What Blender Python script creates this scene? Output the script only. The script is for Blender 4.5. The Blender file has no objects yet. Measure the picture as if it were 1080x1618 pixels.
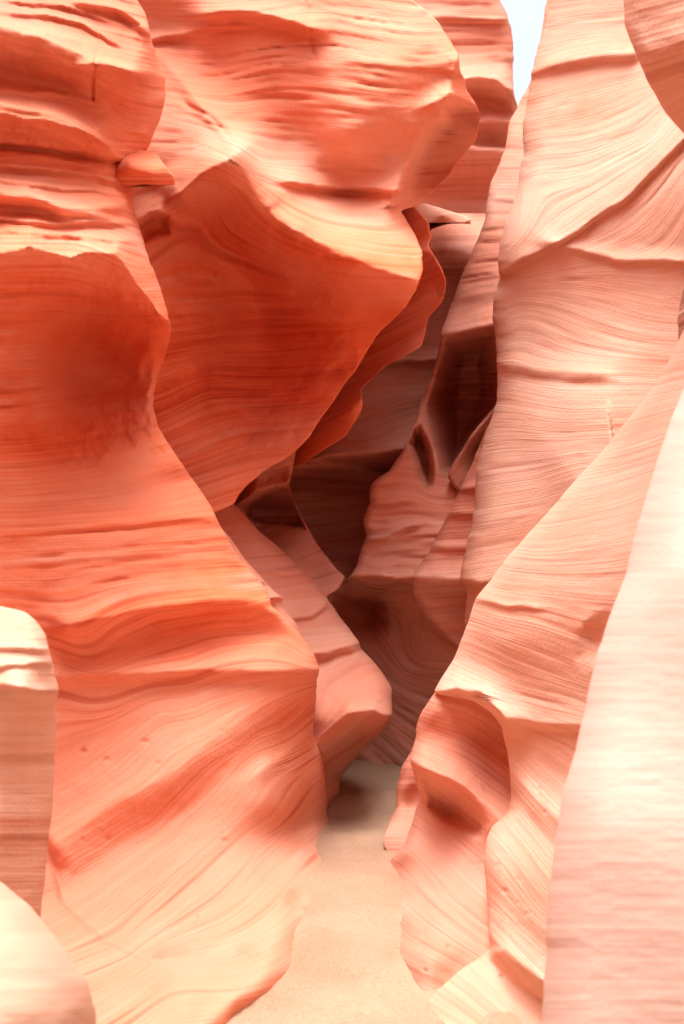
import bpy, math, random
import numpy as np

# ------------------------------------------------------------------ camera
R = math.radians
W_PX, H_PX, F_PX = 1080.0, 1618.0, 1618.0 * 35.0 / 36.0
PITCH, CAM_H = R(3.5), 1.5
scene = bpy.context.scene
col = scene.collection
cam_data = bpy.data.cameras.new('camera')
cam = bpy.data.objects.new('camera', cam_data)
col.objects.link(cam)
cam.location = (0, 0, CAM_H)
cam.rotation_euler = (math.pi / 2 + PITCH, 0, 0)
cam_data.sensor_fit = 'VERTICAL'
cam_data.sensor_height = 36.0
cam_data.lens = 35.0
cam_data.clip_start = 0.05
cam_data.clip_end = 3000
cam_data.dof.use_dof = True
cam_data.dof.focus_distance = 5.2
cam_data.dof.aperture_fstop = 3.8
scene.camera = cam

# ------------------------------------------------------------------ light
SUN_EL, SUN_AZ = R(80), R(205)      # azimuth clockwise from +Y (north): behind the camera
world = bpy.data.worlds.new('World')
scene.world = world
world.use_nodes = True
wn = world.node_tree
wn.nodes.clear()
sky = wn.nodes.new('ShaderNodeTexSky')
sky.sky_type = 'NISHITA'
sky.sun_disc = False
sky.sun_elevation = SUN_EL
sky.sun_rotation = SUN_AZ
sky.air_density = 1.0
sky.dust_density = 8.0
sky.ozone_density = 0.2
bg = wn.nodes.new('ShaderNodeBackground')
bg.inputs['Strength'].default_value = 0.15
wo = wn.nodes.new('ShaderNodeOutputWorld')
bw = wn.nodes.new('ShaderNodeRGBToBW')            # thin white overcast veils the blue
veil = wn.nodes.new('ShaderNodeMix'); veil.data_type = 'RGBA'
veil.inputs[0].default_value = 0.6
wn.links.new(sky.outputs[0], bw.inputs[0])
wn.links.new(sky.outputs[0], veil.inputs[6])
wn.links.new(bw.outputs[0], veil.inputs[7])
wn.links.new(veil.outputs[2], bg.inputs[0])
wn.links.new(bg.outputs[0], wo.inputs[0])

sun_data = bpy.data.lights.new('sun', 'SUN')
sun_data.energy = 1.0
sun_data.angle = R(55)
sun_data.color = (1.0, 0.985, 0.97)
sun = bpy.data.objects.new('sun', sun_data)
col.objects.link(sun)
sun.rotation_euler = (math.pi / 2 - SUN_EL, 0, -SUN_AZ + math.pi)
sun.location = (0, -5, 30)

scene.view_settings.view_transform = 'Standard'
scene.view_settings.look = 'None'
scene.view_settings.exposure = 1.66
scene.view_settings.gamma = 1.0
scene.cycles.max_bounces = 12
scene.cycles.diffuse_bounces = 7
scene.cycles.adaptive_threshold = 0.03

# ------------------------------------------------------------------ numeric helpers
def world_pts(x, y, d):
    """photo pixel + distance along the camera axis -> world position"""
    a = (x - W_PX / 2) / F_PX
    b = (H_PX / 2 - y) / F_PX
    c, s = math.cos(PITCH), math.sin(PITCH)
    return np.stack([d * a, d * (c - s * b), CAM_H + d * (s + c * b)], -1)

def ground_d(y):
    b = (H_PX / 2 - y) / F_PX
    return -CAM_H / (math.sin(PITCH) + math.cos(PITCH) * b)

def hash2(ix, iy, seed):
    h = (ix.astype(np.int64) * 374761393 + iy.astype(np.int64) * 668265263 + seed * 974634777) & 0x7fffffff
    h = ((h ^ (h >> 13)) * 1274126177) & 0x7fffffff
    return ((h ^ (h >> 16)) & 0xffff) / 65535.0

def vnoise(x, y, seed=0):
    ix, iy = np.floor(x), np.floor(y)
    fx, fy = x - ix, y - iy
    fx = fx * fx * fx * (fx * (fx * 6 - 15) + 10)
    fy = fy * fy * fy * (fy * (fy * 6 - 15) + 10)
    a = hash2(ix, iy, seed); b = hash2(ix + 1, iy, seed)
    c = hash2(ix, iy + 1, seed); d = hash2(ix + 1, iy + 1, seed)
    return (a + (b - a) * fx) * (1 - fy) + (c + (d - c) * fx) * fy - 0.5

def fbm(x, y, seed=0, oct=4, gain=0.5):
    o, a = 0.0, 1.0
    for k in range(oct):
        o = o + a * vnoise(x * 2 ** k + 17.3 * k, y * 2 ** k - 9.1 * k, seed + k)
        a *= gain
    return o

class TPS:
    """smooth surface through scattered control values"""
    def __init__(self, pts, vals, lam=1e-4):
        self.p = np.array(pts, float) / 400.0
        n = len(self.p)
        A = np.zeros((n + 3, n + 3))
        A[:n, :n] = self.k(self.p[:, None, :] - self.p[None]) + lam * np.eye(n)
        A[:n, n] = 1; A[:n, n + 1:] = self.p
        A[n, :n] = 1; A[n + 1:, :n] = self.p.T
        b = np.zeros(n + 3); b[:n] = vals
        self.w = np.linalg.lstsq(A, b, rcond=None)[0]
    @staticmethod
    def k(d):
        r2 = (d ** 2).sum(-1) + 1e-9
        return 0.5 * r2 * np.log(r2)
    def __call__(self, x, y):
        q = np.stack([x, y], -1) / 400.0
        sh = q.shape[:-1]
        q = q.reshape(-1, 2)
        o = np.zeros(len(q))
        n = len(self.p)
        for i in range(n):
            o += self.w[i] * self.k(q - self.p[i])
        o += self.w[n] + q @ self.w[n + 1:]
        return o.reshape(sh)

def line_sd(X, Y, pts):
    """signed distance to a polyline (positive on the left hand of its direction) and end fade"""
    P = np.array(pts, float)
    best = np.full(X.shape, 1e9); sd = np.zeros(X.shape); over = np.zeros(X.shape)
    n = len(P) - 1
    for i in range(n):
        a, b = P[i], P[i + 1]
        d = b - a; L = math.hypot(*d)
        t = ((X - a[0]) * d[0] + (Y - a[1]) * d[1]) / (L * L)
        tc = np.clip(t, 0, 1)
        dx = X - a[0] - tc * d[0]; dy = Y - a[1] - tc * d[1]
        dist = np.sqrt(dx * dx + dy * dy)
        s = -(d[0] * (Y - a[1]) - d[1] * (X - a[0])) / L
        ov = np.zeros(X.shape)
        if i == 0: ov = np.maximum(ov, -t * L)
        if i == n - 1: ov = np.maximum(ov, (t - 1) * L)
        m = dist < best
        best = np.where(m, dist, best)
        sgn = np.where(s >= 0, 1.0, -1.0)
        endz = ov > 0
        sd = np.where(m, np.where(endz, s, sgn * dist), sd)
        over = np.where(m, ov, over)
    return sd, over

def sstep(t):
    t = np.clip(t, 0, 1)
    return t * t * (3 - 2 * t)

def relief_1d(s, seed, lat=None):
    """bedding relief: soft swells and small sharp-lipped ledges that come and go along the bed"""
    if lat is None: lat = s * 0
    o = 0
    for k, (wl, a, asp) in enumerate(((.35, 1.0, 9), (.13, .55, 10), (.05, .30, 12))):
        o = o + a * vnoise(s / wl, lat / (wl * asp) + .37, seed + 11 * k)
    for k, (wl, a) in enumerate(((.17, .95), (.07, .4))):
        q = s / wl + 1.7 * vnoise(s / (wl * 2.3), lat * .25 + .61, seed + 91 + k)
        cell = np.floor(q)
        on = sstep((vnoise(cell * 3.7, lat / (wl * 5) + cell * 1.3, seed + 51 + k) + .12) * 4)
        o = o + a * (hash2(cell, cell * 0 + k, seed + 5) ** 2) * on * np.minimum(1 - (q - cell), (q - cell) * 7)
    return o

# ------------------------------------------------------------------ materials
MATS = {}
def rock_material(name, dark, mid, light, pale=0.0, band=1.0, bump=1.0):
    if name in MATS: return MATS[name]
    m = bpy.data.materials.new(name); m.use_nodes = True
    nt = m.node_tree; nt.nodes.clear(); N = nt.nodes.new; L = nt.links.new
    out = N('ShaderNodeOutputMaterial'); b = N('ShaderNodeBsdfPrincipled')
    L(b.outputs[0], out.inputs[0])
    b.inputs['Roughness'].default_value = 0.92
    b.inputs['Specular IOR Level'].default_value = 0.12
    at = N('ShaderNodeAttribute'); at.attribute_name = 'strata'
    tc = N('ShaderNodeTexCoord')
    sep = N('ShaderNodeSeparateXYZ'); L(tc.outputs['Object'], sep.inputs[0])
    def math_(op, a, bb):
        n = N('ShaderNodeMath'); n.operation = op
        for i, v in enumerate((a, bb)):
            if isinstance(v, (int, float)): n.inputs[i].default_value = v
            else: L(v, n.inputs[i])
        return n.outputs[0]
    def layered(fs, fx, detail, rough, dist=0.0):
        c = N('ShaderNodeCombineXYZ')
        L(math_('MULTIPLY', at.outputs['Fac'], fs), c.inputs[2])
        L(math_('MULTIPLY', sep.outputs[0], fx), c.inputs[0])
        L(math_('MULTIPLY', sep.outputs[1], fx), c.inputs[1])
        n = N('ShaderNodeTexNoise'); n.inputs['Scale'].default_value = 1.0
        n.inputs['Detail'].default_value = detail; n.inputs['Roughness'].default_value = rough
        n.inputs['Distortion'].default_value = dist
        L(c.outputs[0], n.inputs['Vector'])
        return n.outputs['Fac']
    broad = layered(2.6, 0.25, 2, .55)
    fine = layered(26.0, 0.5, 3, .65, .15)
    hair = layered(105.0, .9, 2, .6)
    streak = layered(36.0, .6, 1, .5)
    blot = N('ShaderNodeTexNoise'); blot.inputs['Scale'].default_value = 1.3
    blot.inputs['Detail'].default_value = 3; blot.inputs['Roughness'].default_value = .62
    L(tc.outputs['Object'], blot.inputs['Vector'])
    mk = N('ShaderNodeTexNoise'); mk.inputs['Scale'].default_value = .9
    mk.inputs['Detail'].default_value = 2; L(tc.outputs['Object'], mk.inputs['Vector'])
    mr = N('ShaderNodeMapRange'); L(mk.outputs['Fac'], mr.inputs['Value'])
    mr.inputs['From Min'].default_value = .38; mr.inputs['From Max'].default_value = .64
    mr.inputs['To Min'].default_value = .18
    mask = mr.outputs[0]
    fine = math_('ADD', math_('MULTIPLY', math_('SUBTRACT', fine, .5), mask), .5)
    hair0 = hair
    hair = math_('ADD', math_('MULTIPLY', math_('SUBTRACT', hair, .5), mask), .5)
    s = math_('ADD', math_('MULTIPLY', broad, .75 * band), math_('MULTIPLY', fine, .65 * band))
    s = math_('ADD', s, math_('MULTIPLY', hair, .6 * band))
    s = math_('ADD', s, math_('MULTIPLY', blot.outputs['Fac'], .35))
    s = math_('SUBTRACT', s, (2.0 * band + .35) / 2 - .5)
    rp = N('ShaderNodeValToRGB'); L(s, rp.inputs[0])
    e = rp.color_ramp.elements
    e[0].position = .24; e[0].color = (*dark, 1)
    e[1].position = .78; e[1].color = (*light, 1)
    q = e.new(.43); q.color = (*mid, 1)
    q = e.new(.60); q.color = (*[(mid[i] * .6 + light[i] * .4) for i in range(3)], 1)
    sk = N('ShaderNodeMapRange'); L(streak, sk.inputs['Value'])
    sk.inputs['From Min'].default_value = .58; sk.inputs['From Max'].default_value = .74
    sk.inputs['To Max'].default_value = .75 * band
    tn = N('ShaderNodeAttribute'); tn.attribute_name = 'tone'      # paler salmon beds; also paints lit faces paler, leaves shaded hollows red
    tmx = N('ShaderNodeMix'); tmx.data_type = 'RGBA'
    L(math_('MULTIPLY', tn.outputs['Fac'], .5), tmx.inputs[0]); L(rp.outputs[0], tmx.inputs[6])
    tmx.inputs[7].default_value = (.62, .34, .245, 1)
    mxc = N('ShaderNodeMix'); mxc.data_type = 'RGBA'
    L(math_('MULTIPLY', sk.outputs[0], mask), mxc.inputs[0]); L(tmx.outputs[2], mxc.inputs[6])
    mxc.inputs[7].default_value = (*[c * .8 for c in dark], 1)
    L(mxc.outputs[2], b.inputs['Base Color'])
    # fine relief: grain + bedding lines + pits
    gr = N('ShaderNodeTexNoise'); gr.inputs['Scale'].default_value = 60
    gr.inputs['Detail'].default_value = 2; L(tc.outputs['Object'], gr.inputs['Vector'])
    h = math_('ADD', math_('MULTIPLY', hair0, .7), math_('MULTIPLY', gr.outputs['Fac'], .5))
    bp = N('ShaderNodeBump'); bp.inputs['Strength'].default_value = .4 * bump
    bp.inputs['Distance'].default_value = .012
    L(h, bp.inputs['Height']); L(bp.outputs[0], b.inputs['Normal'])
    MATS[name] = m
    return m

def mat(kind):
    if kind == 'red':
        return rock_material('red_sandstone', (.52, .075, .032), (.70, .185, .082), (.74, .42, .315), band=.9)
    if kind == 'salmon':
        return rock_material('salmon_sandstone', (.42, .115, .072), (.58, .24, .16), (.66, .41, .32))
    if kind == 'peach':
        return rock_material('peach_sandstone', (.50, .195, .115), (.60, .335, .235), (.66, .455, .36), band=.85)
    if kind == 'pale':
        return rock_material('pale_sandstone', (.45, .25, .165), (.53, .32, .225), (.60, .42, .32), band=.5, bump=.3)
    if kind == 'bleached':
        return rock_material('bleached_sandstone', (.56, .40, .32), (.64, .48, .40), (.69, .55, .48), band=.14, bump=.3)  # near-white base colour paints in the overexposure of the near fin
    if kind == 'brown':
        return rock_material('brown_sandstone', (.20, .06, .04), (.42, .16, .10), (.56, .28, .19))  # darker stone colour carries the low light on the rib

# ------------------------------------------------------------------ rock builder
OUT = {}
def contact(pts, side, w=38, inner=True):
    """controls that let a face dive steeply under the sand along a line of photo pixels"""
    o = []
    for x, y in pts:
        g = ground_d(y)
        o += [(x, y, g), (x + side * w, y, g * 1.075)]
        if inner: o.append((x - side * w * 1.3, y, g * .94))
    return o

def rock(name, label, side, ys, outline, far, ctrl, brushes=(), strata=(), kind='salmon', amp=1.0,
         rim=(26, .14), thick=1.0, category='rock wall', group=None, mid=None, seed=0, step=3.0,
         coarse_above=-50, coarse_below=1660, jag=1.6, parent=None, rim_fade=None, amps=None, pits=(), cracks=(), tones=None):
    """One closed body of rock. side +1: its free edge is on the right, -1: on the left.
    outline = free edge in photo pixels, ctrl = (x, y, distance) control points of its face."""
    y0, y1 = ys
    yy = []
    y = y0
    while y < y1:
        yy.append(y)
        y += step if coarse_above <= y <= coarse_below else 14.0
    yy.append(y1)
    yy = np.array(yy, float)
    nr = len(yy)
    oy = [p[1] for p in outline]; ox = [p[0] for p in outline]
    edge = np.interp(yy, oy, ox)
    k = np.array([1, 2, 1]) / 4.0
    e2 = np.convolve(np.pad(edge, 1, mode='edge'), k, 'valid'); edge = e2
    dmean = float(np.mean([c[2] if c[2] != 'g' else ground_d(c[1]) for c in ctrl]))
    # bedding coordinate (metres)
    dev = None
    if strata:
        sp, sv = [], []
        for line in strata:
            ref = line[0] if isinstance(line[0], (int, float)) else None
            pl = line[1:] if ref is not None else line
            P = np.array(pl, float)
            ref = ref if ref is not None else P[:, 1].mean()
            for a, b in zip(P[:-1], P[1:]):
                for t in (0, .5):
                    q = a + (b - a) * t
                    sp.append(q); sv.append(ref - q[1])
            sp.append(P[-1]); sv.append(ref - P[-1][1])
        dev = TPS(sp, sv, lam=2e-3)
    def bed(X, Y):
        v = Y + (dev(X, Y) if dev else 0.0)
        v = v + 6 * fbm(X / 300.0, Y / 220.0, seed + 71, 2)
        return -v * dmean / F_PX
    # horizontal sampling
    if mid is None: mid = far
    widest = max(abs(edge - mid).max(), 20)
    nf = int(widest / step) + 2
    u = np.linspace(0, 1, nf)
    u = 1 - (1 - u) ** 1.15
    s_edge = bed(edge, yy)
    rel_e = relief_1d(s_edge, seed)
    jn = fbm(yy / 40.0, yy * 0 + 3.3, seed + 5, 4)
    edge_j = edge - side * jag * (2.0 * jn + 1.8 * rel_e)
    mids = np.minimum(mid, edge_j - 25) if side > 0 else np.maximum(mid, edge_j + 25)
    if far == mid: mids = mids * 0 + mid
    mids = mids[:, None]
    X = mids + (edge_j[:, None] - mids) * u[None]
    if far != mid:
        uc = np.linspace(0, 1, 16)[:-1]
        X = np.concatenate([far + (mids - far) * uc[None], X], 1)
    Y = np.repeat(yy[:, None], X.shape[1], 1)
    cp = [(c[0], c[1]) for c in ctrl]
    cv = [ground_d(c[1]) * .985 if c[2] == 'g' else c[2] for c in ctrl]
    base = TPS(cp, cv)
    lo, hi = min(cv) - .8, max(cv) + .8
    D = np.clip(base(X, Y), lo, hi)
    wob = 5 * fbm(X / 45.0, Y / 45.0, seed + 31, 4)
    for br in brushes:
        t = br[0]
        if t == 'ledge':
            _, pts, h, wa, wb = br
            s, ov = line_sd(X, Y, pts)
            s = s + wob
            prof = np.where(s >= 0, np.clip(1 - s / wa, 0, 1) ** 2, 1 - sstep(-s / wb))
            D -= h * prof * np.exp(-(ov / 28.0) ** 2)
        elif t == 'step':
            _, pts, h, w = br
            s, ov = line_sd(X, Y, pts)
            D += h * sstep((s + wob * .5) / w) * np.exp(-(ov / 30.0) ** 2)
        elif t == 'turn':
            _, pts, kk, w = br
            s, ov = line_sd(X, Y, pts)
            s = s + wob * .5
            D += kk * np.where(s > w, s - w / 2, np.where(s > 0, s * s / (2 * w), 0)) * np.exp(-(ov / 40.0) ** 2)
        elif t == 'scoop':
            _, cx, cy, rx, ry, rot, h = br
            c, sn = math.cos(R(rot)), math.sin(R(rot))
            dx, dy = X - cx, Y - cy
            a = (dx * c + dy * sn) / rx; b = (-dx * sn + dy * c) / ry
            rr = np.sqrt(a * a + b * b) * (1 + .05 * wob)
            D += h * np.clip(1 - rr * rr, 0, 1) ** 2
        elif t == 'pocket':
            _, pts, h, w = br
            P = pts + [pts[0]]
            ins = np.zeros(X.shape, bool); dm = np.full(X.shape, 1e9)
            for (ax, ay), (bx, by) in zip(P[:-1], P[1:]):
                L2 = (bx - ax) ** 2 + (by - ay) ** 2
                tt = np.clip(((X - ax) * (bx - ax) + (Y - ay) * (by - ay)) / L2, 0, 1)
                dm = np.minimum(dm, np.hypot(X - ax - tt * (bx - ax), Y - ay - tt * (by - ay)))
                if ay != by:
                    ins ^= ((ay > Y) != (by > Y)) & (X < (bx - ax) * (Y - ay) / (by - ay) + ax)
            sdp = np.where(ins, dm, -dm) + wob * .6
            D += h * sstep(sdp / w)
        elif t == 'groove':
            _, pts, h, w = br
            s, ov = line_sd(X, Y, pts)
            D += h * np.exp(-((s + wob * .4) / w) ** 2) * np.exp(-(ov / 12.0) ** 2)
    rng = random.Random(seed)
    for (ax, ay, bx, by, n) in pits:
        for _ in range(n):
            cx, cy, pr = rng.uniform(ax, bx), rng.uniform(ay, by), rng.uniform(3.2, 6)
            rr = ((X - cx) / (pr * rng.uniform(1, 1.5))) ** 2 + ((Y - cy) / pr) ** 2
            D += rng.uniform(.006, .014) * np.clip(1 - rr, 0, 1)
    S = bed(X, Y)
    for (ax, ay, bx, by, n) in cracks:
        m_px = dmean / F_PX
        for _ in range(n):
            cx, cy, ln = rng.uniform(ax, bx), rng.uniform(ay, by), rng.uniform(14, 70)
            i0 = int(np.argmin(np.abs(yy - cy))); j0 = int(np.argmin(np.abs(X[i0] - cx)))
            q = (S - S[i0, j0]) / (m_px * rng.uniform(2.0, 3.6))
            D += min(max(amp * .7, .4), 1) * rng.uniform(.010, .030) * np.exp(-q * q - ((X - cx) / ln) ** 2)
    if amps: amp = amp * np.interp(Y, [a[0] for a in amps], [a[1] for a in amps])
    px_m = dmean / F_PX
    mod = 0.55 + 0.9 * np.clip(fbm(X / 190.0, Y / 120.0, seed + 3, 3) + .45, 0, 1.2)
    D -= amp * 0.020 * relief_1d(S, seed, X * px_m) * mod
    D -= amp * 0.022 * fbm(X / 150.0, Y / 95.0, seed + 9, 4)
    D -= amp * 0.008 * fbm(X / 38.0, S / px_m / 10.0, seed + 13, 3)
    # the face rolls back towards its free edge
    dist = np.abs(edge_j[:, None] - X)
    w, r = rim
    t = np.clip(1 - dist / w, 0, 1)
    rf = 1.0 if rim_fade is None else (1 - sstep((Y - rim_fade[0]) / (rim_fade[1] - rim_fade[0])))
    D += rf * r * (1 - np.sqrt(np.maximum(1 - (t * .995) ** 2, 0)))
    V = world_pts(X, Y, D)
    # back of the body
    E = V[:, -1, :]
    th = np.radians([18, 40, 65, 90])
    span = np.minimum(np.abs(E[:, 0] - V[:, 0, 0]) * .6, .35 + .25 * thick)
    backs = []
    for a in th:
        B = E.copy()
        B[:, 0] += E[:, 0] / E[:, 1] * thick * math.sin(a) - side * span * (1 - math.cos(a))
        B[:, 1] += thick * math.sin(a)
        B[:, 2] += (E[:, 2] - CAM_H) / E[:, 1] * thick * math.sin(a)
        backs.append(B)
    Fb = V[:, 0, :].copy(); Fb[:, 1] = np.maximum(Fb[:, 1] + thick, backs[-1][:, 1])
    V = np.concatenate([V] + [b[:, None, :] for b in backs] + [Fb[:, None, :]], 1)
    nb = len(th) + 1
    S = np.concatenate([S, np.repeat(S[:, -1:], nb, 1)], 1)
    nc = V.shape[1]
    idx = np.arange(nr * nc).reshape(nr, nc)
    a = idx[:-1, :]; bq = idx[1:, :]
    a2 = np.roll(a, -1, 1); b2 = np.roll(bq, -1, 1)
    quads = np.stack([a, bq, b2, a2], -1) if side > 0 else np.stack([a, a2, b2, bq], -1)
    quads = quads.reshape(-1, 4)
    me = bpy.data.meshes.new(name)
    nv, nq = nr * nc, len(quads)
    cap = [idx[0], idx[-1]]
    if side > 0: cap = [cap[0], cap[1][::-1]]
    else: cap = [cap[0][::-1], cap[1]]
    me.vertices.add(nv)
    me.vertices.foreach_set('co', V.reshape(-1).astype(np.float32))
    loops = np.concatenate([quads.reshape(-1), cap[0], cap[1]]).astype(np.int32)
    starts = np.concatenate([np.arange(nq) * 4, [nq * 4, nq * 4 + nc]]).astype(np.int32)
    me.loops.add(len(loops)); me.loops.foreach_set('vertex_index', loops)
    me.polygons.add(nq + 2); me.polygons.foreach_set('loop_start', starts)
    me.update(calc_edges=True)
    sm = np.ones(nq + 2, bool); sm[-2:] = False
    me.polygons.foreach_set('use_smooth', sm)
    at = me.attributes.new('strata', 'FLOAT', 'POINT')
    at.data.foreach_set('value', S.reshape(-1).astype(np.float32))
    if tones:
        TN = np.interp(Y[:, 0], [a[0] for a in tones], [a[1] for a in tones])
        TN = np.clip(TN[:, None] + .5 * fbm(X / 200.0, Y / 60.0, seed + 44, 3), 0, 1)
        TN = np.concatenate([TN, np.repeat(TN[:, -1:], nb, 1)], 1)
        ta = me.attributes.new('tone', 'FLOAT', 'POINT')
        ta.data.foreach_set('value', TN.reshape(-1).astype(np.float32))
    me.materials.append(mat(kind))
    me.validate()
    o = bpy.data.objects.new(name, me)
    col.objects.link(o)
    if label:
        o['label'] = label; o['category'] = category
    if group: o['group'] = group
    if parent: o.parent = parent
    OUT[name] = o
    return o

# ------------------------------------------------------------------ sand floor
def sand_floor():
    m = bpy.data.materials.new('canyon_sand'); m.use_nodes = True
    nt = m.node_tree; b = nt.nodes['Principled BSDF']; N = nt.nodes.new; L = nt.links.new
    b.inputs['Roughness'].default_value = .95
    b.inputs['Specular IOR Level'].default_value = .1
    tc = N('ShaderNodeTexCoord')
    n1 = N('ShaderNodeTexNoise'); n1.inputs['Scale'].default_value = 2.2; n1.inputs['Detail'].default_value = 6
    n2 = N('ShaderNodeTexNoise'); n2.inputs['Scale'].default_value = 95; n2.inputs['Detail'].default_value = 3
    for n in (n1, n2): L(tc.outputs['Object'], n.inputs['Vector'])
    mx = N('ShaderNodeMix'); mx.data_type = 'FLOAT'; mx.inputs[0].default_value = .5
    L(n1.outputs['Fac'], mx.inputs[2]); L(n2.outputs['Fac'], mx.inputs[3])
    rp = N('ShaderNodeValToRGB'); L(mx.outputs[0], rp.inputs[0])
    rp.color_ramp.elements[0].position = .33; rp.color_ramp.elements[0].color = (.335,.205,.13,1)
    rp.color_ramp.elements[1].position = .66; rp.color_ramp.elements[1].color = (.47,.32,.22,1)
    L(rp.outputs[0], b.inputs['Base Color'])
    bp = N('ShaderNodeBump'); bp.inputs['Strength'].default_value = .8; bp.inputs['Distance'].default_value = .012
    L(n2.outputs['Fac'], bp.inputs['Height']); L(bp.outputs[0], b.inputs['Normal'])
    xs = np.concatenate([[-600, -200, -60, -20, -8, -4], np.arange(-2.2, 2.21, .03), [4, 8, 20, 60, 200, 600]])
    ys = np.concatenate([[-600, -200, -60, -20, -8, -3, 0, 1.5], np.arange(2.6, 9.5, .03), [10, 12, 20, 60, 200, 600]])
    X, Y = np.meshgrid(xs, ys)
    near = np.exp(-((np.maximum(np.abs(X) - 2, 0)) ** 2 + np.maximum(np.abs(Y - 5) - 4.5, 0) ** 2))
    Z = near * (.05 * fbm(X * 1.3, Y * 1.1, 4, 4) + .022 * fbm(X * 5, Y * 5, 8, 4) + .006 * fbm(X * 24, Y * 15, 18, 2))
    Z += .07 * sstep((Y - 6.25 - .25 * X) / .25) * near
    Z += .02 * near
    V = np.stack([X, Y, Z], -1).reshape(-1, 3)
    nr, nc = X.shape
    idx = np.arange(nr * nc).reshape(nr, nc)
    q = np.stack([idx[:-1, :-1], idx[:-1, 1:], idx[1:, 1:], idx[1:, :-1]], -1).reshape(-1, 4)
    me = bpy.data.meshes.new('sand_floor')
    me.from_pydata(V.tolist(), [], q.tolist())
    me.polygons.foreach_set('use_smooth', np.ones(len(q), bool))
    me.materials.append(m)
    o = bpy.data.objects.new('sand_floor', me); col.objects.link(o)
    o['kind'] = 'structure'
sand_floor()

# ------------------------------------------------------------------ the canyon goes on behind the viewer
def passage_wall(name, pts, h):
    """plain wavy canyon wall along a ground line, out of the picture"""
    P = np.array(pts, float)
    seg = np.r_[0, np.cumsum(np.hypot(*np.diff(P, axis=0).T))]
    t = np.linspace(0, seg[-1], 60)
    gx, gy = np.interp(t, seg, P[:, 0]), np.interp(t, seg, P[:, 1])
    z = np.linspace(-.3, h, 40)
    T, Z = np.meshgrid(t, z)
    off = .5 * fbm(T * .5, Z * .45, 5, 3)
    dx, dy = np.gradient(gx), np.gradient(gy)
    n = np.hypot(dx, dy); nx, ny = -dy / n, dx / n
    fr = np.stack([gx + nx * off, gy + ny * off, Z], -1)
    bk = np.stack([gx + nx * 3 + 0 * Z, gy + ny * 3 + 0 * Z, Z], -1)
    V = np.concatenate([fr, bk[::-1]], 0)
    nr, nc = V.shape[:2]
    idx = np.arange(nr * nc).reshape(nr, nc)
    a = idx; b = np.roll(idx, -1, 0)
    q = np.stack([a[:, :-1], a[:, 1:], b[:, 1:], b[:, :-1]], -1).reshape(-1, 4)
    me = bpy.data.meshes.new(name)
    me.from_pydata(V.reshape(-1, 3).tolist(), [], q.tolist() + [idx[:, 0].tolist(), idx[::-1, -1].tolist()])
    at = me.attributes.new('strata', 'FLOAT', 'POINT')
    at.data.foreach_set('value', V[..., 2].reshape(-1).astype(np.float32))
    me.polygons.foreach_set('use_smooth', np.ones(len(me.polygons), bool))
    me.materials.append(mat('salmon'))
    o = bpy.data.objects.new(name, me); col.objects.link(o)
    o['kind'] = 'structure'
passage_wall('canyon_wall_left', [(-3.0, 2.2), (-2.4, 0), (-1.7, -3), (-1.2, -6), (.6, -8.5), (2.5, -10)][::-1], 8.0)
passage_wall('canyon_wall_right', [(2.9, 1.2), (2.2, -1), (1.8, -3.5), (2.2, -5.5), (4.5, -7.5)], 8.0)

# ------------------------------------------------------------------ far end of the canyon
rock('far_rock_face', 'banded red cliff standing at the end of the canyon against the white sky', 1, (-320, 1300),
     [(770, -320), (788, -20), (790, 0), (800, 18), (806, 40), (813, 75), (812, 110), (811, 135), (818, 165),
      (830, 210), (840, 300), (850, 500), (850, 1300)], 380,
     [(400, -300, 11.2), (400, 600, 10.6), (400, 1250, 10.6), (800, -300, 11.0), (700, 0, 10.5), (800, 60, 10.6),
      (720, 120, 10.4), (780, 180, 10.5), (770, 260, 10.5), (700, 340, 10.4), (760, 340, 10.5), (850, 600, 10.8), (850, 1250, 10.8)],
     [('ledge', [(720, 122), (755, 120), (785, 128), (815, 145)], .45, 40, 44),
      ('ledge', [(730, 200), (770, 190), (815, 195)], .3, 28, 34),
      ('ledge', [(690, 244), (740, 230), (790, 236)], .35, 12, 70),
      ('ledge', [(640, 30), (700, 24), (810, 32)], .07, 20, 14)],
     kind='salmon', amp=1.8, rim=(20, .2), thick=2.5, seed=3, cracks=[(660, 0, 810, 340, 25)])

rock('banded_rock_face', 'layered wall with a dark horizontal hollow deep in the canyon bend', 1, (337, 1330),
     [(905, 337), (905, 1330)], 330,
     [(340, 350, 9.6), (900, 350, 9.6), (340, 1300, 8.6), (900, 1300, 9.0), (690, 337, 10.2), (640, 345, 10.0), (750, 337, 10.2), (700, 358, 9.3),
      (740, 358, 9.3), (720, 450, 9.1), (690, 560, 9.0), (620, 600, 8.7), (600, 690, 8.45), (520, 730, 8.5),
      (560, 790, 8.9), (500, 800, 8.8), (520, 860, 8.6), (550, 889, 8.4), (540, 905, 8.1), (520, 930, 7.9), (700, 700, 8.9), (700, 900, 8.9)],
     [('ledge', [(440, 742), (520, 716), (580, 712), (650, 706)], .75, 60, 46),
      ('ledge', [(440, 735), (520, 737), (600, 748), (650, 760)], .25, 8, 50),
      ('ledge', [(600, 575), (640, 568), (690, 566)], .12, 14, 10),
      ('ledge', [(480, 890), (560, 886)], .1, 8, 12)],
     strata=[[(470, 735), (540, 740), (620, 752)], [(470, 830), (580, 815)], [(560, 690), (640, 655), (700, 640)], [(600, 600), (690, 600)],
             [(690, 400), (750, 400)]],
     kind='salmon', amp=1.5, rim=(20, .1), thick=.6, seed=11)

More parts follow.
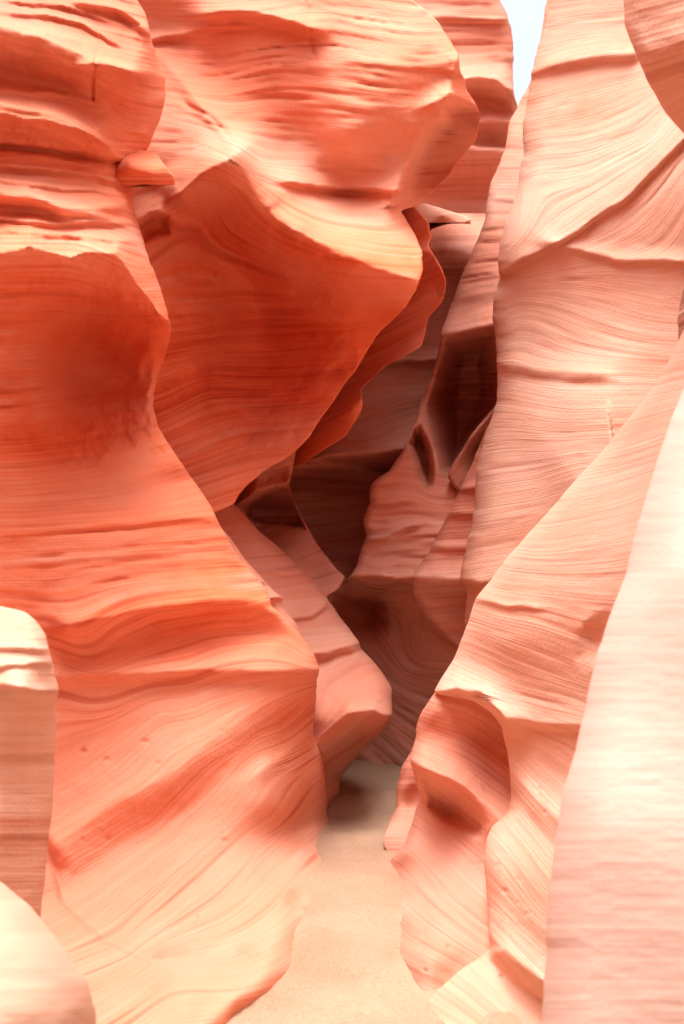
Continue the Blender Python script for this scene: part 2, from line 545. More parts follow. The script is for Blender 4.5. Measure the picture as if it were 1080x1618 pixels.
# ------------------------------------------------------------------ right hand side, back to front
rock('leaning_fin', 'leaning pinkish fin with a black hollow, behind the tall peach wall', -1, (-320, 1330),
     [(900, -320), (866, -10), (856, 45), (849, 75), (846, 90), (838, 130), (824, 152), (808, 190), (797, 235), (776, 290), (765, 345), (742, 405), (716, 470),
      (697, 520), (690, 562), (672, 612), (658, 660), (640, 702), (612, 745), (588, 762), (582, 775), (582, 795),
      (572, 822), (577, 848), (566, 885), (553, 908), (524, 932), (516, 950), (490, 1010), (470, 1100), (470, 1330)], 1010,
     [(880, -300, 9.4), (1010, -300, 8.2), (840, 100, 8.9), (780, 290, 8.3), (825, 280, 8.1), (716, 470, 7.8), (780, 480, 7.5),
      (697, 520, 7.7), (1000, 500, 7.2), (660, 660, 7.7), (740, 620, 7.8), (590, 770, 7.5), (640, 800, 7.3), (700, 800, 7.2),
      (577, 850, 7.4), (560, 905, 7.3), (650, 900, 7.1), (730, 900, 6.9), (1000, 900, 6.6), (530, 960, 7.6), (620, 990, 7.5),
      (700, 1000, 7.0), (560, 1060, 7.6), (640, 1080, 7.3), (480, 1225, 7.5), (560, 1225, 7.45), (640, 1225, 7.2), (1000, 1250, 6.3),
      (560, 1330, 7.4), (700, 1320, 6.8)],
     [('ledge', [(694, 528), (735, 520), (788, 510)], .25, 40, 60),
      ('pocket', [(700, 528), (745, 519), (792, 510), (805, 640), (775, 690), (740, 745), (715, 770), (690, 745), (680, 690), (672, 640), (686, 580)], .95, 48),
      ('pocket', [(664, 668), (676, 690), (686, 712), (690, 740), (686, 772), (672, 780), (660, 755), (652, 733), (640, 702), (650, 678)], .55, 22),
      ('turn', [(566, 902), (640, 832), (705, 775)], -.0022, 30),
      ('ledge', [(545, 908), (600, 910), (660, 912), (740, 910)], .28, 30, 30),
      ('pocket', [(500, 950), (545, 915), (612, 916), (640, 950), (628, 1000), (596, 1024), (560, 1015), (520, 990)], .6, 60),
      ('turn', [(740, 1050), (660, 1022), (620, 1040), (600, 1100)], .0012, 30),
      ('ledge', [(585, 850), (610, 846), (640, 836)], .06, 10, 8)],
     strata=[[(600, 780), (650, 772), (690, 790)], [(580, 860), (730, 850)], [(540, 940), (600, 1000), (640, 1060)], [(640, 930), (730, 1000)],
             [(600, 1150), (660, 1200)], [(710, 500), (780, 480)], [(760, 380), (810, 376)], [(600, 900), (730, 905)]],
     kind='salmon', amp=1.5, rim=(14, .12), thick=1.2, seed=23, cracks=[(560, 760, 740, 910, 22), (560, 920, 740, 1200, 16), (700, 300, 820, 500, 12)])

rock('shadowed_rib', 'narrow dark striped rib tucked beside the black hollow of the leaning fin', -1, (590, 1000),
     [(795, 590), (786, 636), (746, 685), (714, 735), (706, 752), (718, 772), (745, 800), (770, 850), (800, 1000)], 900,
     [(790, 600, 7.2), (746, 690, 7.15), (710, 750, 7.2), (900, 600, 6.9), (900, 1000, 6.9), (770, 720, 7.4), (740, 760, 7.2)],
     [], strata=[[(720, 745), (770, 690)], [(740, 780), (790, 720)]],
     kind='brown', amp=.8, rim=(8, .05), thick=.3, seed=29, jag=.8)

rock('striped_flank', 'sloping flank with dark red stripes under the tall peach wall', -1, (600, 1120),
     [(792, 600), (786, 640), (764, 687), (744, 735), (721, 785), (697, 833), (679, 869), (648, 912), (655, 950), (690, 1000), (735, 1040), (760, 1120)], 930,
     [(790, 610, 6.9), (744, 740, 6.95), (700, 835, 6.95), (650, 910, 6.95), (930, 600, 6.5), (930, 1100, 6.5), (740, 880, 6.7), (735, 910, 6.65),
      (740, 960, 6.8), (760, 1100, 6.7)],
     [('ledge', [(640, 910), (740, 912)], .15, 40, 40), ('ledge', [(700, 812), (760, 808)], .05, 12, 14),
      ('ledge', [(670, 862), (750, 862)], .06, 12, 16), ('ledge', [(720, 770), (770, 762)], .05, 12, 14)],
     strata=[[(690, 840), (740, 836)], [(660, 900), (735, 895)], [(730, 760), (790, 750)]],
     kind='salmon', amp=1.3, rim=(16, .12), thick=.35, seed=31, jag=.8)

rock('tall_rock_face', 'tall smooth peach sandstone wall with a sweeping diagonal bedding line', -1, (-520, 1240),
     [(950, -520), (880, -40), (868, 0), (856, 60), (840, 115), (828, 190), (824, 255), (820, 292), (803, 340), (790, 385), (786, 412), (789, 438), (780, 470),
      (779, 500), (785, 530), (785, 575), (784, 635), (775, 662), (762, 700), (752, 745), (748, 800), (737, 855), (726, 898), (726, 916),
      (733, 921), (737, 940), (732, 980), (745, 1040), (760, 1240)], 1500,
     [(950, -500, 6.6), (1500, -500, 3.6), (850, 60, 6.9), (1080, 60, 5.4), (825, 270, 6.5), (1080, 300, 4.9), (795, 380, 6.4), (900, 370, 5.78),
      (790, 450, 6.5), (900, 460, 5.8), (1080, 450, 4.9), (785, 640, 6.4), (900, 640, 5.5), (1080, 640, 4.7), (750, 800, 6.3),
      (900, 800, 5.3), (730, 915, 6.2), (800, 920, 5.8), (740, 980, 6.2), (1500, 700, 2.9), (1500, 1200, 2.9), (800, 1200, 5.6), (1000, 1200, 4.6)],
     [('ledge', [(787, 432), (830, 405), (880, 382), (930, 350), (980, 315), (1030, 270), (1100, 200)], .075, 90, 9),
      ('ledge', [(840, 110), (900, 92), (985, 82)], .10, 40, 22),
      ('ledge', [(880, 385), (970, 408), (1080, 412)], .05, 30, 14),
      ('ledge', [(720, 919), (760, 920), (800, 912)], .12, 60, 10),
      ('ledge', [(800, 575), (860, 585), (940, 590)], .05, 40, 20),
      ('turn', [(1000, 520), (960, 500), (880, 540), (800, 600)], -.0006, 40)],
     strata=[[(840, 115), (920, 92), (985, 85), (1080, 70)], [(830, 200), (930, 180), (1010, 150)], [(830, 290), (930, 270), (1030, 220)],
             [(790, 432), (860, 392), (940, 345), (1020, 285), (1080, 215)], [(800, 450), (900, 445), (1080, 470)], [(790, 570), (900, 585), (1000, 590)],
             [(780, 650), (900, 665), (980, 660)], [(755, 780), (850, 768), (920, 745)], [(735, 880), (850, 860)]],
     kind='peach', amp=.45, rim=(34, .28), thick=1.2, mid=1110, seed=37, cracks=[(840, 0, 1080, 400, 30), (760, 440, 1000, 900, 34)])

rock('corner_overhang', 'orange overhanging rock corner jutting in beside the tall peach wall', -1, (-700, 1900),
     [(940, -700), (975, -120), (984, 0), (986, 40), (1000, 78), (1022, 130), (1050, 178), (1082, 214), (1120, 260), (1200, 360), (1300, 600), (1380, 1200), (1400, 1900)], 1800,
     [(960, -600, 3.2), (1800, -600, 2.3), (985, 20, 3.0), (1080, 60, 2.75), (1080, 190, 3.0), (1120, 260, 3.0), (1400, 1000, 2.7), (1800, 900, 2.0), (1800, 1900, 2.0), (1400, 1850, 2.6)],
     [('ledge', [(1000, 84), (1050, 76), (1110, 62)], .07, 120, 120)],
     strata=[[(1000, 80), (1080, 60)], [(1040, 160), (1080, 140)]], kind='peach', amp=.5, rim=(24, .12), thick=.8, mid=1110, seed=41)

rock('rounded_rock', 'small rounded rock foot at the edge of the sand behind the scooped boulder', -1, (1120, 1420),
     [(668, 1120), (650, 1188), (634, 1213), (626, 1245), (625, 1278), (612, 1303), (604, 1325), (606, 1338), (612, 1345), (620, 1420)], 760,
     [(660, 1130, 5.75), (630, 1240, 5.6), (650, 1270, 5.6), (608, 1330, 5.42), (640, 1342, 5.36), (760, 1150, 5.6), (760, 1400, 5.3), (625, 1400, 5.4)],
     [('scoop', 650, 1268, 30, 36, 20, .05)], kind='salmon', amp=.5, rim=(22, .15), thick=.4, seed=43, jag=.6, rim_fade=(1290, 1325), category='rock')

rock('scooped_boulder', 'rounded rock with a deep red scoop and pale foot rising from the sand', -1, (1040, 1780),
     [(735, 1040), (712, 1072), (684, 1096), (662, 1130), (655, 1152), (656, 1166), (649, 1188), (647, 1200), (655, 1232), (663, 1260), (656, 1275), (650, 1300),
      (638, 1338), (610, 1365), (588, 1395), (582, 1440), (582, 1490), (590, 1520), (608, 1552), (622, 1580), (615, 1620), (580, 1780)], 950,
     [(735, 1045, 5.0), (950, 1040, 4.6), (660, 1135, 5.0), (700, 1140, 4.85), (780, 1160, 4.8), (660, 1200, 4.95), (720, 1210, 4.75), (790, 1250, 4.62),
      (720, 1290, 4.9), (665, 1290, 5.0), (640, 1345, 4.9), (700, 1370, 4.65), (770, 1330, 4.45), 
      (690, 1450, 4.0), (750, 1480, 3.85), (760, 1400, 4.25), (720, 1530, 3.68), (695, 1560, 3.56), (690, 1610, 3.40), (950, 1400, 4.0), (950, 1780, 3.2), (750, 1780, 2.95)]
     + contact([(625, 1380), (621, 1440), (621, 1490), (628, 1518)], -1) + contact([(648, 1552), (662, 1578), (655, 1620)], -1, inner=False),
     [('ledge', [(646, 1200), (690, 1218), (735, 1242), (790, 1290)], .22, 60, 60),
      ('ledge', [(684, 1096), (730, 1090), (790, 1100)], .14, 30, 80),
      ('pocket', [(650, 1206), (690, 1224), (725, 1242), (760, 1272), (775, 1300), (765, 1332), (735, 1322), (700, 1305), (672, 1278), (660, 1250)], .15, 24)],
     strata=[[(660, 1200), (720, 1225), (790, 1275)], [(670, 1250), (730, 1300), (770, 1330)], [(640, 1360), (700, 1420), (760, 1470)], [(640, 1500), (720, 1540)],
             [(670, 1130), (740, 1150), (800, 1190)]],
     kind='salmon', amp=.5, rim=(20, .14), thick=.6, seed=47, jag=.8, rim_fade=(1330, 1400), pits=[(640, 1360, 760, 1540, 10)])

rock('sloping_fin', 'big pale sloping fin arching over the red scoop on the right', -1, (-700, 1900),
     [(1420, -700), (1300, 100), (1180, 350), (1112, 470), (1078, 525), (1042, 600), (962, 700), (884, 788), (802, 880), (752, 944), (738, 985), (716, 1040), (698, 1070), (686, 1092),
      (694, 1100), (726, 1102), (745, 1106), (776, 1125), (794, 1150), (802, 1190), (806, 1235), (807, 1265), (802, 1283), (778, 1305), (768, 1325), (764, 1355),
      (768, 1410), (772, 1470), (776, 1496), (758, 1512), (730, 1530), (700, 1556), (676, 1580), (660, 1602), (652, 1640), (600, 1900)], 2100,
     [(1420, -600, 4.0), (2100, -600, 1.7), (1180, 350, 3.8), (1078, 525, 3.9), (962, 700, 4.15), (884, 788, 4.35), (802, 880, 4.6), (752, 944, 4.75), (716, 1040, 4.85), (686, 1092, 4.85),
      (1080, 700, 3.3), (980, 850, 3.5), (880, 960, 3.9), (800, 1010, 4.3), (900, 1080, 3.75), (780, 1080, 4.45), (740, 1100, 4.6), (800, 1150, 4.35), (860, 1180, 4.0),
      (807, 1250, 4.3), (880, 1260, 3.8), (768, 1340, 4.0), (850, 1380, 3.5), (775, 1480, 3.75), (850, 1480, 3.35), (760, 1512, 3.66), (735, 1530, 3.58), (702, 1556, 3.50), (678, 1580, 3.42), (662, 1602, 3.36), (720, 1600, 3.30), (800, 1570, 3.45), (860, 1600, 3.24),
      (1000, 1200, 3.2), (2100, 700, 1.5), (2100, 1850, 1.5), (1000, 1600, 2.7), (640, 1850, 2.6), (1000, 1850, 2.4)],
     [('ledge', [(780, 1130), (850, 1140), (930, 1146)], .07, 60, 16),
      ('ledge', [(686, 1094), (720, 1085), (760, 1095), (800, 1135)], .12, 60, 20),
      ('ledge', [(805, 1215), (840, 1250), (885, 1290)], .10, 60, 40),
      ('ledge', [(772, 1475), (810, 1512), (870, 1560)], .16, 90, 32),
      ('ledge', [(752, 945), (790, 955), (830, 957)], .04, 20, 10),
      ('scoop', 950, 1010, 40, 60, 40, .10)],
     strata=[[(780, 960), (850, 970), (960, 1000)], [(740, 1000), (840, 1040), (940, 1080)], [(720, 1080), (800, 1110), (920, 1140)], [(805, 1200), (850, 1250), (900, 1300)],
             [(780, 1350), (850, 1440)], [(775, 1480), (860, 1570)], [(700, 1570), (800, 1640)], [(860, 850), (980, 830), (1060, 800)], [(980, 720), (1080, 690)]],
     kind='peach', amp=.55, rim=(30, .16), thick=.7, mid=1110, seed=53, jag=1.0, rim_fade=(1480, 1540), pits=[(800, 1150, 900, 1300, 8), (780, 1340, 860, 1560, 8)], cracks=[(730, 900, 1000, 1140, 24)])

rock('foreground_fin', 'out of focus almost white rock edge close beside the sloping fin', -1, (-300, 2300),
     [(1420, -300), (1200, 350), (1104, 560), (1062, 660), (1032, 750), (1012, 815), (1000, 860), (990, 905), (962, 975), (944, 1035), (930, 1085), (921, 1130), (908, 1190), (890, 1250), (880, 1310), (870, 1370), (864, 1430),
      (860, 1480), (864, 1500), (858, 1560), (856, 1618), (846, 1800), (800, 2300)], 2300,
     [(1420, -300, 2.1), (2300, -300, 1.2), (1104, 560, 2.0), (1000, 870, 1.95), (926, 1100, 1.9), (866, 1420, 1.8), (1080, 900, 1.75), (1080, 1200, 1.6), (1080, 1500, 1.5),
      (960, 1300, 1.7), (840, 1800, 1.7), (800, 2300, 1.5), (2300, 900, 1.0), (2300, 2300, 1.0)],
     [],
     kind='bleached', amp=.12, rim=(70, .16), thick=.5, mid=1110, seed=59, coarse_below=1700, jag=1.0)

# ------------------------------------------------------------------ left hand side, back to front
rock('hollow_ledge', 'small pale ledge over a black hollow at the canyon bend', 1, (690, 1330),
     [(470, 690), (463, 738), (456, 765), (475, 815), (500, 858), (530, 897), (546, 912), (535, 932), (515, 945), (500, 1000), (490, 1330)], 300,
     [(300, 700, 7.1), (300, 1300, 7.2), (430, 745, 7.1), (460, 745, 7.2), (400, 770, 7.2), (440, 800, 7.75), (400, 810, 7.9), (470, 860, 7.45), (500, 900, 7.25), (530, 920, 7.05),
      (450, 900, 7.0), (490, 1300, 7.3)],
     [('ledge', [(380, 792), (405, 776), (460, 758)], .55, 30, 50), ('pocket', [(370, 800), (392, 787), (402, 774), (458, 760), (474, 812), (486, 840), (440, 834), (395, 825)], .7, 18)],
     strata=[[(400, 770), (450, 755)], [(440, 850), (470, 830)], [(470, 910), (530, 890)]],
     kind='salmon', amp=.6, rim=(8, .06), thick=.5, seed=61, jag=.8)

rock('shadowed_overhang', 'dark red shadowed overhang hidden behind the big bulging wall', 1, (220, 744),
     [(640, 220), (645, 300), (655, 326), (678, 352), (681, 372), (676, 388), (690, 412), (703, 436), (704, 452), (697, 476), (688, 488), (676, 500), (672, 528), (666, 548),
      (640, 562), (606, 580), (585, 600), (570, 614), (573, 640), (568, 658), (548, 688), (505, 716), (478, 735), (452, 744)], 440,
     [(640, 230, 6.9), (660, 340, 6.8), (690, 430, 6.7), (680, 510, 6.85), (620, 560, 7.0), (560, 640, 7.05), (500, 710, 7.1), (440, 300, 7.6), (440, 650, 7.7), (440, 744, 7.5),
      (600, 450, 7.2), (500, 600, 7.5)],
     [('ledge', [(640, 395), (690, 400), (710, 440)], .12, 40, 30), ('ledge', [(560, 640), (600, 600), (660, 550)], .15, 30, 30)],
     strata=[[(600, 560), (680, 520)], [(640, 400), (700, 380)]],
     kind='red', amp=1.2, rim=(4, .015), thick=.9, seed=67)

rock('undercut_rock', 'salmon rock foot with a dark undercut heel beside the sand path', 1, (740, 1460),
     [(340, 740), (352, 780), (374, 802), (410, 840), (450, 872), (500, 922), (522, 952), (545, 985), (566, 1012), (569, 1024), (590, 1045), (606, 1066), (619, 1088), (620, 1128),
      (614, 1140), (592, 1166), (562, 1198), (542, 1222), (536, 1238), (536, 1255), (525, 1270), (517, 1290), (500, 1340), (470, 1460)], 150,
     [(340, 760, 6.75), (374, 805, 6.75), (450, 875, 6.7), (545, 985, 6.5), (560, 1010, 6.4), (400, 900, 6.4), (460, 980, 6.2), (500, 1050, 6.15), (560, 1080, 6.1), (610, 1090, 6.2),
      (500, 1130, 5.95), (560, 1130, 6.0), (560, 1170, 6.25), (520, 1230, 6.3), (520, 1284, 6.2), (500, 1340, 6.0), (150, 760, 6.2), (150, 1440, 5.6), (400, 1300, 5.9), (470, 1440, 5.8)],
     [('ledge', [(470, 1028), (520, 1026), (569, 1012)], .10, 40, 18),
      ('ledge', [(497, 1178), (522, 1150), (552, 1124), (590, 1122), (625, 1138)], .30, 70, 60),
      ('ledge', [(430, 900), (470, 905), (520, 895)], .04, 20, 10),
      ('ledge', [(460, 975), (490, 972), (505, 960)], .05, 14, 8),
      ('groove', [(480, 1130), (520, 1085), (575, 1045)], .02, 6)],
     strata=[[(400, 850), (450, 850)], [(430, 940), (520, 925)], [(470, 1025), (565, 1010)], [(490, 1130), (520, 1080), (570, 1050)], [(510, 1200), (600, 1140)]],
     kind='salmon', amp=.6, rim=(22, .16), thick=.6, seed=71, jag=1.0)

rock('thin_flake', 'thin pale cracked flake standing behind the large left buttress', 1, (780, 1260),
     [(300, 780), (365, 850), (385, 880), (412, 912), (436, 938), (447, 943), (447, 952), (452, 965), (468, 985), (480, 1008), (484, 1040), (480, 1100), (450, 1260)], 200,
     [(300, 790, 5.8), (385, 880, 5.75), (440, 945, 5.7), (480, 1010, 5.7), (200, 800, 5.5), (200, 1250, 5.4), (460, 1200, 5.6), (400, 960, 5.6)],
     [('groove', [(415, 925), (438, 922)], .04, 2.5), ('ledge', [(405, 948), (430, 944), (450, 940)], .05, 30, 8)],
     kind='salmon', amp=.6, rim=(14, .1), thick=.25, seed=73, jag=.8)

rock('bulging_rock', 'huge bulging red wall with a glowing hollow between the buttress and the sky gap', 1, (-560, 900),
     [(600, -560), (640, -60), (652, 0), (672, 14), (692, 34), (712, 66), (725, 88), (727, 112), (732, 125), (735, 142), (748, 160), (759, 180), (757, 205), (752, 222), (728, 252), (708, 278),
      (690, 296), (680, 308), (655, 328), (630, 331), (641, 345), (656, 370), (669, 402), (667, 428), (657, 458), (642, 484), (615, 512), (594, 532), (578, 560), (560, 588),
      (545, 604), (528, 634), (512, 655), (490, 690), (455, 722), (420, 742), (392, 766), (376, 784), (370, 797), (352, 806), (320, 818), (270, 850), (250, 900)], 60,
     [(60, -500, 6.6), (600, -500, 6.8), (60, 300, 6.1), (60, 850, 6.2), (260, 30, 6.7), (320, 20, 6.25), (290, 60, 6.6), (450, 0, 6.2), (640, 10, 6.3), (550, 100, 6.1), (400, 120, 6.15), (300, 150, 6.1), (260, 180, 6.1),
      (700, 90, 6.25), (640, 180, 6.1), (550, 230, 6.05), (450, 230, 6.25), (600, 290, 6.4), (540, 297, 6.45), (750, 200, 6.9), (680, 300, 6.75), (640, 335, 6.3),
      (365, 240, 5.85), (400, 300, 5.75), (470, 362, 5.75), (560, 405, 5.7), (650, 440, 5.75), (480, 320, 6.05), (580, 350, 6.05),
      (290, 310, 5.95), (250, 350, 5.95), (240, 480, 6.0), (290, 480, 6.15), (330, 380, 6.4), (400, 450, 6.55), (500, 480, 6.3), (600, 500, 6.15), (400, 560, 6.7), (500, 590, 6.5), (560, 585, 6.35), (320, 640, 6.45),
      (270, 640, 6.25), (420, 680, 6.6), (340, 720, 6.35), (400, 760, 6.3), (370, 795, 6.2), (300, 780, 6.15), (240, 880, 6.1)],
     [('ledge', [(325, 20), (380, 15), (420, 20), (490, 40)], .14, 40, 20),
      ('groove', [(482, 0), (488, 40), (495, 82)], .02, 3),
      ('ledge', [(250, 60), (290, 52), (320, 45)], .10, 20, 12),
      ('turn', [(618, 310), (636, 268), (652, 232), (664, 208), (690, 188), (704, 158), (722, 98)][::-1], .0095, 18),
      ('ledge', [(618, 310), (636, 268), (652, 232), (664, 208), (690, 188), (704, 158), (722, 98)], .22, 60, 50),
      ('ledge', [(560, 96), (640, 104), (722, 112)], .03, 40, 10),
      ('ledge', [(690, 160), (712, 150), (735, 158), (752, 168)], .22, 30, 60),
      ('pocket', [(696, 165), (730, 165), (790, 190), (790, 240), (700, 300), (655, 322), (625, 306), (645, 262), (664, 222), (690, 195)], .45, 30),
      ('ledge', [(470, 288), (540, 296), (620, 300)], .16, 90, 10),
      ('ledge', [(285, 300), (325, 268), (368, 244)], .34, 50, 70),
      ('ledge', [(368, 244), (400, 300), (440, 345), (490, 375), (545, 400), (600, 425), (662, 445)], .20, 120, 110),
      ('ledge', [(220, 345), (250, 330), (285, 350)], .10, 30, 16),
      ('pocket', [(215, 350), (234, 333), (270, 338), (272, 372), (250, 378), (222, 388)], .16, 18),
      ('scoop', 400, 520, 170, 220, 10, .36),
      ('ledge', [(255, 90), (320, 170), (365, 215)], .05, 30, 20),
      ('turn', [(290, 500), (318, 590), (345, 680), (365, 740)][::-1], .0016, 22),
      ('groove', [(425, 745), (470, 715), (500, 690)], .05, 4),
      ('groove', [(300, 168), (330, 182), (362, 215)], .03, 4),
      ('ledge', [(632, 386), (660, 400), (672, 420)], .06, 20, 20)],
     strata=[[(330, 120), (450, 100), (560, 108), (700, 130)], [(350, 200), (480, 215), (600, 225), (640, 225)], [(400, 270), (500, 290), (600, 296)],
             [420, (345, 290), (380, 345), (440, 385), (520, 415)], [372, (390, 290), (440, 345), (500, 375), (600, 395), (660, 400)], [458, (310, 340), (350, 385), (440, 425), (600, 446), (650, 448)], [320, (632, 320), (680, 312)],
             [(280, 520), (400, 505), (560, 500)], [(260, 640), (320, 610), (440, 610), (530, 600)], [(300, 730), (380, 700), (480, 690)], [(420, 60), (520, 50), (640, 70)], [(480, 0), (600, 10)], [(660, 215), (755, 215)], [(640, 275), (710, 268)], [(700, 130), (735, 132)]],
     kind='red', amp=1.0, rim=(4, .015), thick=1.7, seed=79, amps=[(280, 1.3), (420, .6)], cracks=[(260, 0, 720, 290, 60), (300, 560, 560, 720, 8)],
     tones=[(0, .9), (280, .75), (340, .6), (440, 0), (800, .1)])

buttress = rock('layered_buttress', 'large left sandstone buttress with stacked ledges above a glowing orange hollow', 1, (-560, 1960),
     [(150, -560), (200, -60), (216, 0), (230, 22), (236, 48), (247, 80), (252, 98), (262, 122), (261, 148), (255, 180), (246, 205), (236, 232), (222, 250), (206, 270), (204, 290), (212, 330), (222, 365), (236, 410), (250, 450), (262, 488), (270, 518), (266, 545), (252, 585), (243, 612), (241, 640), (249, 676), (268, 706), (300, 755), (334, 800), (356, 845), (380, 885),
      (418, 928), (428, 945), (429, 958), (446, 972), (472, 1000), (494, 1032), (503, 1058), (500, 1085), (496, 1130), (496, 1168), (508, 1195), (513, 1240), (516, 1290), (530, 1312), (548, 1340), (546, 1400), (535, 1465),
      (515, 1500), (505, 1530), (465, 1578), (406, 1618), (340, 1680), (240, 1960)], -700,
     [(-700, -500, 3.0), (-700, 400, 2.6), (-700, 1000, 2.6), (-700, 1900, 2.2), (150, -500, 5.2), (0, -100, 4.4),
      (0, 20, 4.2), (220, 20, 5.0), (240, 120, 4.9), (0, 150, 4.1), (150, 150, 4.5), (190, 220, 4.7), (0, 270, 4.0), (170, 290, 4.5), (265, 285, 4.9), (0, 390, 3.85), (130, 400, 4.15), (205, 400, 4.5), (268, 515, 4.95),
      (0, 520, 4.05), (120, 500, 4.75), (200, 540, 5.0), (120, 600, 5.05), (20, 620, 4.25), (220, 630, 5.1), (130, 690, 4.85), (20, 760, 4.05), (250, 700, 5.0), (150, 780, 4.5), (320, 800, 5.15), (0, 880, 3.85), (160, 900, 4.3), (350, 900, 5.1), (425, 945, 5.4),
      (100, 980, 4.15), (250, 980, 4.65), (380, 975, 5.1), (300, 1030, 4.7), (440, 1000, 5.2), (503, 1060, 5.5), (120, 1060, 4.15), (300, 1070, 4.65), (200, 1200, 4.3), (400, 1150, 4.95), (497, 1160, 5.6), (100, 1300, 4.0), (300, 1300, 4.4), (440, 1280, 5.0), (400, 1380, 4.4),
      (512, 1250, 5.8), (110, 1420, 3.75), (250, 1490, 3.72), (400, 1440, 4.15), (370, 1510, 3.78), (250, 1540, 3.5), (300, 1600, 3.28),
      (100, 1550, 3.15), (0, 1500, 3.2), (0, 1200, 3.7), (200, 1900, 2.3), (0, 1900, 2.2)]
     + contact([(514, 1312), (509, 1360), (505, 1410), (490, 1462), (472, 1498), (465, 1528), (425, 1574), (366, 1618), (300, 1680)], 1),
     [('ledge', [(140, 4), (185, 12), (225, 40)], .10, 30, 16),
      ('ledge', [(-60, 40), (0, 44), (60, 56), (110, 78), (150, 96), (205, 108)], .34, 60, 80),
      ('groove', [(150, 100), (146, 125), (145, 152)], .03, 3),
      ('ledge', [(-60, 10), (0, 18), (60, 22), (120, 35), (170, 60)], .06, 18, 8), ('ledge', [(30, 0), (100, 8), (150, 25)], .05, 14, 7),
      ('ledge', [(-60, 138), (0, 140), (80, 148), (150, 165)], .06, 16, 9), ('ledge', [(-60, 182), (0, 182), (60, 188), (120, 205), (170, 225)], .05, 10, 7),
      ('ledge', [(-60, 260), (0, 262), (100, 270), (190, 285)], .06, 16, 8), ('ledge', [(-60, 283), (0, 285), (100, 296), (180, 305)], .05, 14, 7),
      ('ledge', [(-60, 345), (0, 345), (80, 352), (190, 350)], .06, 18, 8), ('ledge', [(-60, 364), (0, 365), (100, 372), (200, 380)], .04, 12, 6),
      ('ledge', [(150, 100), (175, 98), (200, 108)], .06, 14, 26),
      ('ledge', [(-60, 168), (0, 166), (50, 172), (110, 192), (150, 208), (182, 240)], .26, 46, 56),
      ('groove', [(-60, 232), (0, 232), (90, 242), (184, 258)], .10, 5),
      ('turn', [(166, 208), (190, 192), (202, 160), (210, 108)][::-1], .004, 10),
      ('ledge', [(-60, 298), (0, 302), (60, 312), (120, 330), (150, 332), (205, 316)], .14, 40, 30),
      ('ledge', [(-60, 400), (0, 400), (45, 386), (85, 402), (110, 408), (140, 400), (180, 402), (200, 425), (222, 455), (240, 480), (272, 520)], .42, 60, 110),
      ('ledge', [(80, 480), (130, 472), (190, 475), (262, 500)], .05, 16, 14),
      ('scoop', 125, 575, 215, 175, 0, .42),
      ('turn', [(4, 560), (8, 640), (28, 720), (40, 790)], .0012, 20),
      ('ledge', [(30, 840), (150, 830), (260, 820), (350, 820)], .03, 20, 12),
      ('ledge', [(110, 985), (235, 955), (330, 948), (385, 945), (432, 950)], .26, 70, 56),
      ('ledge', [(90, 1066), (250, 1060), (400, 1056), (506, 1058)], .09, 60, 26),
      ('ledge', [(500, 1080), (430, 1108), (330, 1170), (260, 1225), (160, 1280), (95, 1330)][::-1], .10, 120, 70),
      ('turn', [(428, 1150), (414, 1230), (406, 1290), (420, 1340), (470, 1400)], .0012, 14),
      ('ledge', [(420, 1210), (470, 1170), (510, 1140)], .05, 26, 26),
      ('scoop', 470, 1425, 28, 28, 0, .06),
      ('ledge', [(75, 1345), (100, 1420), (165, 1482), (240, 1516), (300, 1512), (380, 1510)], -.05, 34, 9)],
     strata=[[(0, 50), (110, 80), (200, 108)], [(0, 120), (140, 150)], [(0, 170), (100, 190), (180, 240)], [(0, 235), (180, 258)], [(0, 310), (200, 335)], [(0, 400), (120, 400), (220, 440)], [(20, 500), (250, 500)],
             [(30, 640), (240, 620)], [(40, 800), (180, 785), (330, 745)], [(30, 860), (200, 850), (370, 835)], [(60, 940), (250, 910), (410, 900)], [(120, 1030), (250, 975), (425, 948)], [(150, 1055), (320, 1000), (470, 985)],
             [(100, 1070), (500, 1060)], [(100, 1220), (250, 1120), (420, 1080)], [(95, 1330), (200, 1270), (330, 1180), (430, 1110), (500, 1080)], [(100, 1395), (240, 1305), (330, 1215), (440, 1150), (500, 1100)],
             [(130, 1440), (250, 1350), (350, 1270), (400, 1200)], [(200, 1500), (330, 1400), (410, 1320)], [1385, (425, 1290), (470, 1230), (510, 1200)], [1450, (440, 1370), (480, 1330), (510, 1310)], [(260, 1540), (380, 1530)]],
     kind='red', amp=.9, rim=(14, .09), thick=1.0, mid=-30, seed=83, coarse_below=1680, rim_fade=(1260, 1330), amps=[(0, 2.6), (380, 2.0), (450, .8), (1000, .9), (1100, .4)],
     pits=[(110, 1080, 480, 1480, 18)], cracks=[(0, 0, 220, 400, 40), (20, 820, 380, 950, 30)],
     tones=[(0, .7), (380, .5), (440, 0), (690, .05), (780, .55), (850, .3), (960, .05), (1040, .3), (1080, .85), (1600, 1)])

rock('ledge_block', None, 1, (232, 300),
     [(200, 232), (226, 238), (247, 243), (258, 259), (275, 278), (277, 291), (272, 296), (242, 290), (196, 283), (190, 300)], 150,
     [(150, 234, 5.0), (150, 298, 4.75), (200, 236, 5.0), (240, 246, 4.95), (205, 256, 4.62), (250, 266, 4.74), (274, 284, 4.86), (200, 272, 4.62), (240, 285, 4.74), (230, 298, 4.95), (272, 296, 4.95)],
     [],
     kind='red', amp=1.5, rim=(3, .03), thick=.4, seed=87, step=2, jag=1.2, parent=buttress)

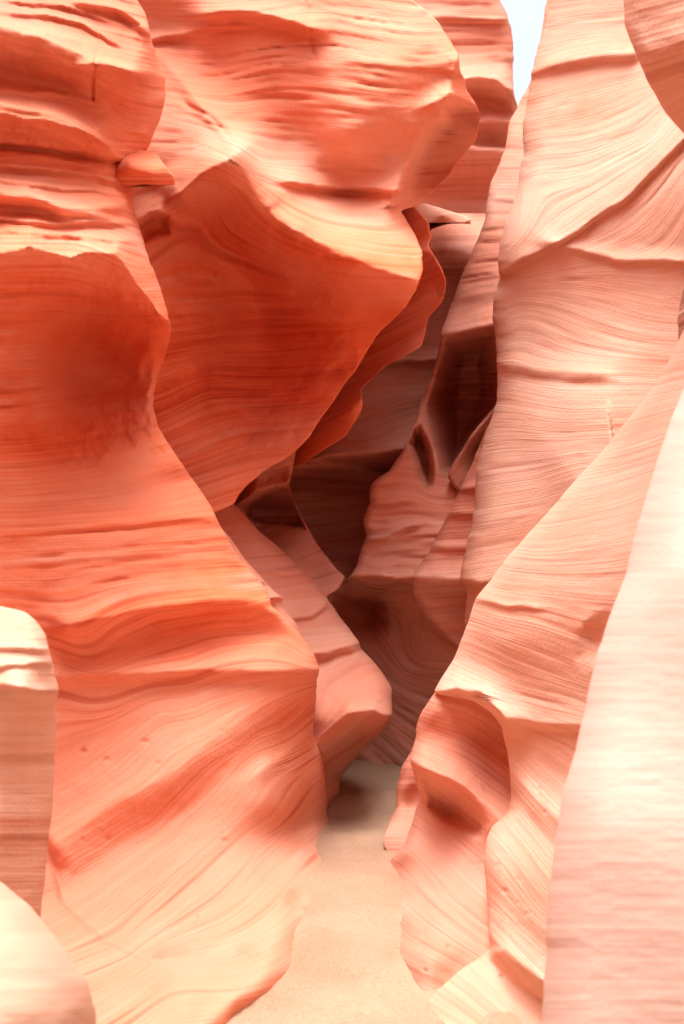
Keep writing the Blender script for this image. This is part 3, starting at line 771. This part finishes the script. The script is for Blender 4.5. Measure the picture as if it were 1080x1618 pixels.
rock('capped_post', 'blurred pale post of rock with a white rounded cap beside the buttress', 1, (900, 2100),
     [(-200, 900), (-60, 948), (0, 958), (38, 966), (56, 982), (70, 1004), (79, 1036), (86, 1062), (93, 1088), (89, 1104), (86, 1112), (87, 1180), (82, 1260), (77, 1330), (66, 1420), (62, 1500), (60, 1640), (60, 2100)], -700,
     [(-700, 920, 1.9), (-700, 2050, 1.7), (-60, 955, 2.35), (0, 965, 2.35), (60, 1010, 2.3), (20, 1060, 2.2), (90, 1090, 2.3), (30, 1150, 2.24), (85, 1200, 2.4), (20, 1300, 2.2), (75, 1330, 2.38), (0, 1400, 2.15), (60, 1500, 2.3), (60, 2050, 2.1), (0, 2050, 1.9)],
     [('ledge', [(34, 1086), (60, 1092), (100, 1092)], .10, 50, 18),
      ('turn', [(33, 1095), (36, 1200), (45, 1300), (56, 1420)], .003, 14),
      ('ledge', [(0, 1022), (40, 1024), (84, 1026)], .02, 14, 8), ('ledge', [(0, 1052), (40, 1048), (88, 1044)], .02, 12, 8)],
     kind='peach', amp=.4, rim=(26, .10), thick=.6, mid=-30, seed=89, coarse_below=1660, category='rock')

rock('foreground_hump', 'blurred smooth pale hump of rock in front of the capped post', 1, (1280, 2500),
     [(-300, 1280), (-120, 1345), (-50, 1372), (0, 1392), (48, 1432), (96, 1492), (138, 1552), (150, 1600), (152, 1660), (170, 2500)], -900,
     [(-900, 1300, 1.5), (-900, 2450, 1.0), (-50, 1380, 1.75), (0, 1400, 1.75), (100, 1500, 1.72), (150, 1610, 1.72), (0, 1500, 1.55), (60, 1600, 1.5), (0, 1700, 1.4), (150, 1800, 1.6), (170, 2450, 1.4)],
     [('turn', [(70, 1640), (100, 1590), (150, 1550)][::-1], .0012, 20)],
     kind='pale', amp=.3, rim=(60, .14), thick=.4, mid=-30, seed=97, coarse_below=1700, category='rock')

# ------------------------------------------------------------------ loose slab on the far ledge
rock('rock_slab', 'loose pale flat slab lying on the ledge below the far cliff', 1, (322, 352),
     [(672, 322), (690, 327), (712, 334), (735, 341), (744, 347), (745, 350), (738, 352)], 655,
     [(656, 324, 9.5), (656, 350, 9.35), (700, 330, 9.5), (700, 340, 9.35), (740, 345, 9.45), (700, 352, 9.4)],
     [], kind='peach', amp=.3, rim=(8, .08), thick=.4, seed=101, step=1.5, category='rock', jag=.5)
